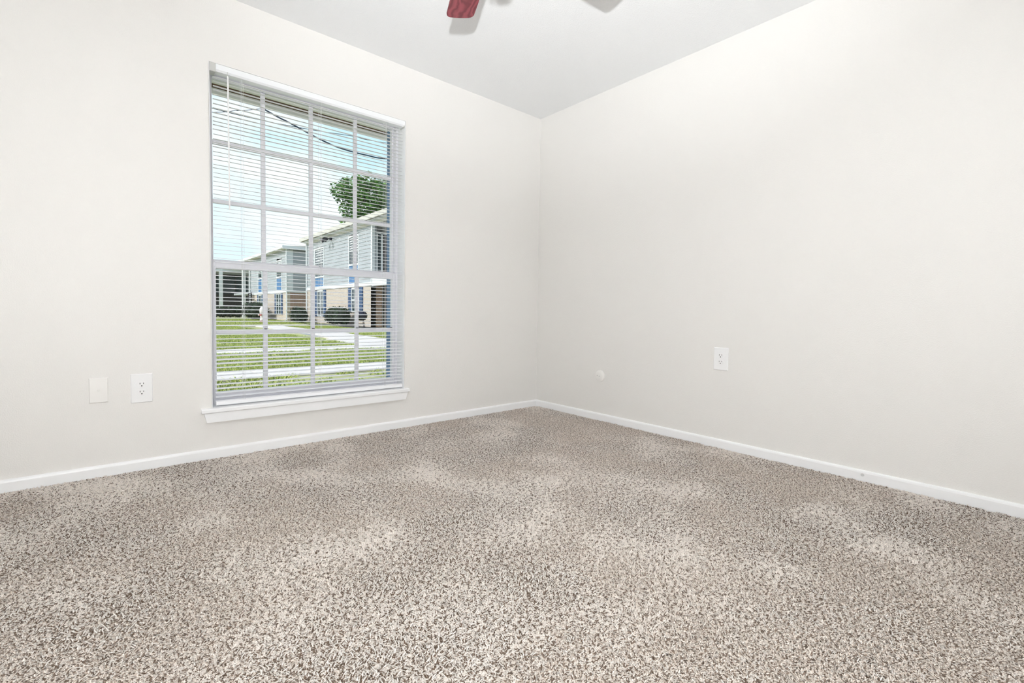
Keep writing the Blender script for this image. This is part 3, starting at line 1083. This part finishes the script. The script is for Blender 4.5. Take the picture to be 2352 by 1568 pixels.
# shaded hall closing the view on the left
fb = thing('breezeway_building', 'far building with a dark glazed entrance between pale columns, left of the apartments', 'building', (0, 0, 0))
MB().box(2, 10.4, 62, 66, GZ, 5.3).build('wall', MT['siding'], fb)
MB().box(2, 10.6, 58.6, 66.2, 5.25, 5.55).build('roof', MT['fascia'], fb)
MB().box(2, 10.4, 58.7, 58.85, 4.95, 5.26).build('lintel', MT['white_out'], fb)
for x in (4.4, 6.75, 10.0):
    MB().box(x, x + .34, 58.6, 58.95, GZ, 5.25).build('column', MT['white_out'], fb)
for k in range(6):
    x = 2.1 + 1.36 * k
    f = MB()
    f.box(x, x + .07, 61.9, 62.0, GZ, 4.8)
    f.box(x, x + 1.36, 61.9, 62.0, 4.75, 4.85)
    f.box(x, x + 1.36, 61.9, 62.0, 2.5, 2.58)
    fo = f.build('window', MT['black_iron'], fb)
    MB().box(x + .07, x + 1.36, 61.95, 61.99, GZ, 2.5).build('pane', MT['slot'], fo)  # lower panes flat black: shade of the recess put into the colour
    MB().box(x + .07, x + 1.36, 61.95, 61.99, 2.58, 4.75).build('pane', MT['far_glass'], fo)

# ------------------------------------------------------------------ leafy things
def leaf_cloud(pts_r, n, size, rng, flat=0.0):
    """pts_r: list of (center, radii); returns mesh of folded leaves with a 'shade' attribute"""
    verts, faces, sh = [], [], []
    wts = [r_[0] * r_[1] * r_[2] for c, r_ in pts_r]
    for i in range(n):
        c, r_ = rng.choices(pts_r, wts)[0]
        d = Vector((rng.gauss(0, 1), rng.gauss(0, 1), rng.gauss(0, 1))).normalized()
        q = rng.uniform(.45, 1.0) ** .6
        p = Vector(c) + Vector((d.x * r_[0], d.y * r_[1], d.z * r_[2])) * q
        s = size * rng.uniform(.6, 1.3)
        e_ = Euler((rng.uniform(-1.2, 1.2), rng.uniform(-1.2, 1.2), rng.uniform(0, 6.28))).to_matrix()
        b0 = len(verts)
        for u, v, w_ in ((0, -.5, 0), (.32, 0, .1), (0, .6, 0), (-.32, 0, .1)):
            verts.append(tuple(p + e_ @ Vector((u * s, v * s, w_ * s))))
        faces.append((b0, b0 + 1, b0 + 2))
        faces.append((b0, b0 + 2, b0 + 3))
        g = min(1, max(0, rng.gauss(.5, .28)))
        sh += [g] * 4
    me = bpy.data.meshes.new('foliage')
    me.from_pydata(verts, [], faces)
    at = me.attributes.new('shade', 'FLOAT', 'POINT')
    at.data.foreach_set('value', sh)
    return me

def foliage(name, me, m, parent):
    me.materials.append(m)
    o = bpy.data.objects.new(name, me)
    COL.objects.link(o)
    o.parent = parent
    o['kind'] = 'stuff'
    return o

rg = random.Random(21)
tr = thing('shade_tree', 'leafy green tree rising behind the nearer apartment building', 'tree', (14.8, 34, GZ))
MB().tube([(0, 0, 0), (.1, 0, 2.5), (-.1, .1, 5), (0, 0, 8.5), (.1, 0, 11)], [.34, .28, .22, .16, .05], 10).build('trunk', MT['bark'], tr, smooth=True)
ctr = []
for (dx, dy, dz, rad) in ((-.4, 0, 10.3, 1.7), (-2.6, .1, 10.6, 1.25), (-3.6, 0, 10.2, .95), (-1.9, -.3, 9.4, 1.3), (-2.6, .2, 8.9, 1.1), (-3.0, 0, 7.9, .75),
                         (-1.0, .3, 8.0, 1.5), (1.2, 0, 9.5, 2.0), (1.0, 0, 11.0, 1.5), (-1.6, 0, 11.3, 1.0), (2.6, .4, 8.6, 1.6), (-3.3, .3, 9.6, .6)):
    ctr.append(((dx, dy, dz), (rad, rad, rad * .78)))
    if rad < 1.6:
        MB().tube([(0, 0, min(dz - 1.2, 9.5)), (dx * .5, dy * .5, dz - .45), (dx, dy, dz)], [.11, .07, .02], 6).build('branch', MT['bark'], tr)
foliage('foliage', leaf_cloud(ctr, 9500, .26, rg), MT['leaf'], tr)

def bush(name, label, loc, blobs, n, size, m='hedge', stem=True):
    o = thing(name, label, 'bush', loc)
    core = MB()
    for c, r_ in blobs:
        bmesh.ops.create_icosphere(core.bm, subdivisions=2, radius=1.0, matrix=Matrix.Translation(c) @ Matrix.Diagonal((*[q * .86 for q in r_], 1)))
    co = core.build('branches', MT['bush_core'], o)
    foliage('foliage', leaf_cloud(blobs, n, size, rg), MT[m], o)
    return o

def hedge_blobs(x0, x1, y0, y1, h, step):
    out = []
    n = max(1, int((max(x1 - x0, y1 - y0)) / step))
    for k in range(n + 1):
        t_ = k / n
        out.append(((x0 + (x1 - x0) * t_, y0 + (y1 - y0) * t_, h * .5), (step * .8, step * .8, h * .54)))
    return out

bush('hedge', 'long low clipped hedge before the far glazed building', (3.0, 50, GZ), hedge_blobs(0, 4.0, 0, 0, 1.15, .6), 2600, .14)
bush('bush', 'dark rounded bush behind the white fire hydrant', (6.75, 42, GZ), [((0, 0, .75), (1.0, 1.2, .85)), ((.1, -1.3, .7), (.8, .9, .75))], 1500, .13)
bush('bush', 'dark clipped bush by the downspout of the nearer apartment building', (7.1, 31.2, GZ), [((0, 0, .55), (.55, .6, .6)), ((0, -.8, .5), (.5, .6, .55))], 1000, .11)
bush('bush', 'dark clipped bush behind the kettle grill', (7.35, 24.6, GZ), [((0, 0, .58), (.5, .6, .58)), ((0, -.9, .58), (.5, .6, .58)), ((0, .75, .56), (.48, .5, .56))], 1500, .10)

pl = thing('spiky_plant', 'small spiky palm-leaved plant beside the clipped bush', 'plant', (7.2, 32.9, GZ))
pm_v, pm_f, pm_s = [], [], []
for k in range(26):
    a = rg.uniform(0, 6.28)
    el = rg.uniform(.4, 1.3)
    ln = rg.uniform(.5, .8)
    d = Vector((math.cos(a) * math.cos(el), math.sin(a) * math.cos(el), math.sin(el)))
    s = Vector((-math.sin(a), math.cos(a), 0)) * .035
    b0 = len(pm_v)
    base = Vector((0, 0, .35))
    mid = base + d * ln * .6
    tip = base + d * ln + Vector((0, 0, -.12))
    for p in (base - s, base + s, mid + s, mid - s, tip):
        pm_v.append(tuple(p))
        pm_s.append(rg.random())
    pm_f += [(b0, b0 + 1, b0 + 2, b0 + 3), (b0 + 3, b0 + 2, b0 + 4)]
pme = bpy.data.meshes.new('fronds')
pme.from_pydata(pm_v, [], pm_f)
at = pme.attributes.new('shade', 'FLOAT', 'POINT')
at.data.foreach_set('value', pm_s)
fr = foliage('fronds', pme, MT['palm'], pl)
MB().tube([(0, 0, 0), (0, 0, .4)], [.08, .05], 8).build('stem', MT['bark'], pl)

# fire hydrant
hy = thing('fire_hydrant', 'white fire hydrant standing on the far lawn', 'hydrant', (5.1, 32.1, GZ))
MB().lathe([(.19, 0), (.19, .05), (.14, .06), (.14, .12)], n=20).build('base_flange', MT['hydrant_red'], hy)
MB().lathe([(.15, .12), (.15, .20), (.125, .22), (.125, .62), (.16, .64), (.16, .70), (.13, .71)], n=20).build('barrel', MT['hydrant'], hy, smooth=True)
MB().lathe([(.165, .71), (.17, .75), (.165, .85), (.13, .97), (.07, 1.04), (.035, 1.05), (.035, 1.10)], n=20).build('bonnet', MT['hydrant'], hy, smooth=True)
for a in (0, 90, 180):
    d = Vector((math.cos(R(a + 140)), math.sin(R(a + 140)), 0))
    c = Vector((0, 0, .52))
    MB().tube([c + d * .10, c + d * .19, c + d * .20, c + d * .25], [.06, .06, .08, .075], 12).build('outlet_cap', MT['hydrant_red' if a == 90 else 'hydrant'], hy)

# kettle grill
kg = thing('kettle_grill', 'black kettle barbecue grill on legs before the apartment building', 'grill', (6.3, 18.6, GZ))
MB().lathe([(.08, .42), (.20, .47), (.265, .56), (.28, .64)], n=24).build('bowl', MT['kettle'], kg, smooth=True)
ld = MB().lathe([(.285, .64), (.27, .74), (.20, .83), (.10, .88), (.03, .89)], n=24).build('lid', MT['kettle'], kg, smooth=True)
MB().tube([(-.06, 0, .88), (-.05, 0, .93), (.05, 0, .93), (.06, 0, .88)], .012, 8).build('handle', MT['black_iron'], ld)
for a in (30, 150, 270):
    d = Vector((math.cos(R(a)), math.sin(R(a)), 0))
    MB().tube([d * .17 + Vector((0, 0, .47)), d * .30 + Vector((0, 0, .0))], .016, 8).build('leg', MT['black_iron'], kg)
MB().lathe([(.10, .26), (.14, .275), (.14, .285), (.10, .28)], n=20).build('ash_pan', MT['black_iron'], kg)

# utility lines overhead
def catenary(name, label, pts, r_):
    fine = []
    for i in range(len(pts) - 1):
        a, b_ = Vector(pts[i]), Vector(pts[i + 1])
        pm = Vector(pts[max(0, i - 1)])
        pn = Vector(pts[min(len(pts) - 1, i + 2)])
        for k in range(6):
            t_ = k / 6
            fine.append(.5 * ((2 * a) + (-pm + b_) * t_ + (2 * pm - 5 * a + 4 * b_ - pn) * t_ ** 2 + (-pm + 3 * a - 3 * b_ + pn) * t_ ** 3))
    fine.append(Vector(pts[-1]))
    o = MB().tube(fine, r_, 6).build(name, MT['cable'], None)
    tag(o, label, 'cable', 'overhead utility lines')
catenary('utility_cable', 'thick sagging service cable across the sky outside the window',
         [(-6, 8, 7.2), (-2.5, 8, 5.75), (-.335, 8, 4.965), (.222, 8, 4.80), (.824, 8, 4.62), (1.312, 8, 4.525), (1.972, 8, 4.507), (2.592, 8, 4.56), (5, 8, 5.0), (9, 8, 6.3)], .016)
catenary('utility_cable', 'thin wire crossing high above the thick service cable',
         [(-6, 9, 5.5), (-3, 9, 5.12), (-1.098, 9, 5.058), (-.1, 9, 5.066), (1.054, 9, 5.144), (2.036, 9, 5.246), (2.958, 9, 5.30), (8, 9, 5.9)], .007)
catenary('utility_cable', 'thin wire rising to the right at the top left of the window view',
         [(-6, 10, 4.4), (-3, 10, 4.8), (-.955, 10, 5.312), (-.381, 10, 5.52), (-.017, 10, 5.646), (4, 10, 7.2)], .007)
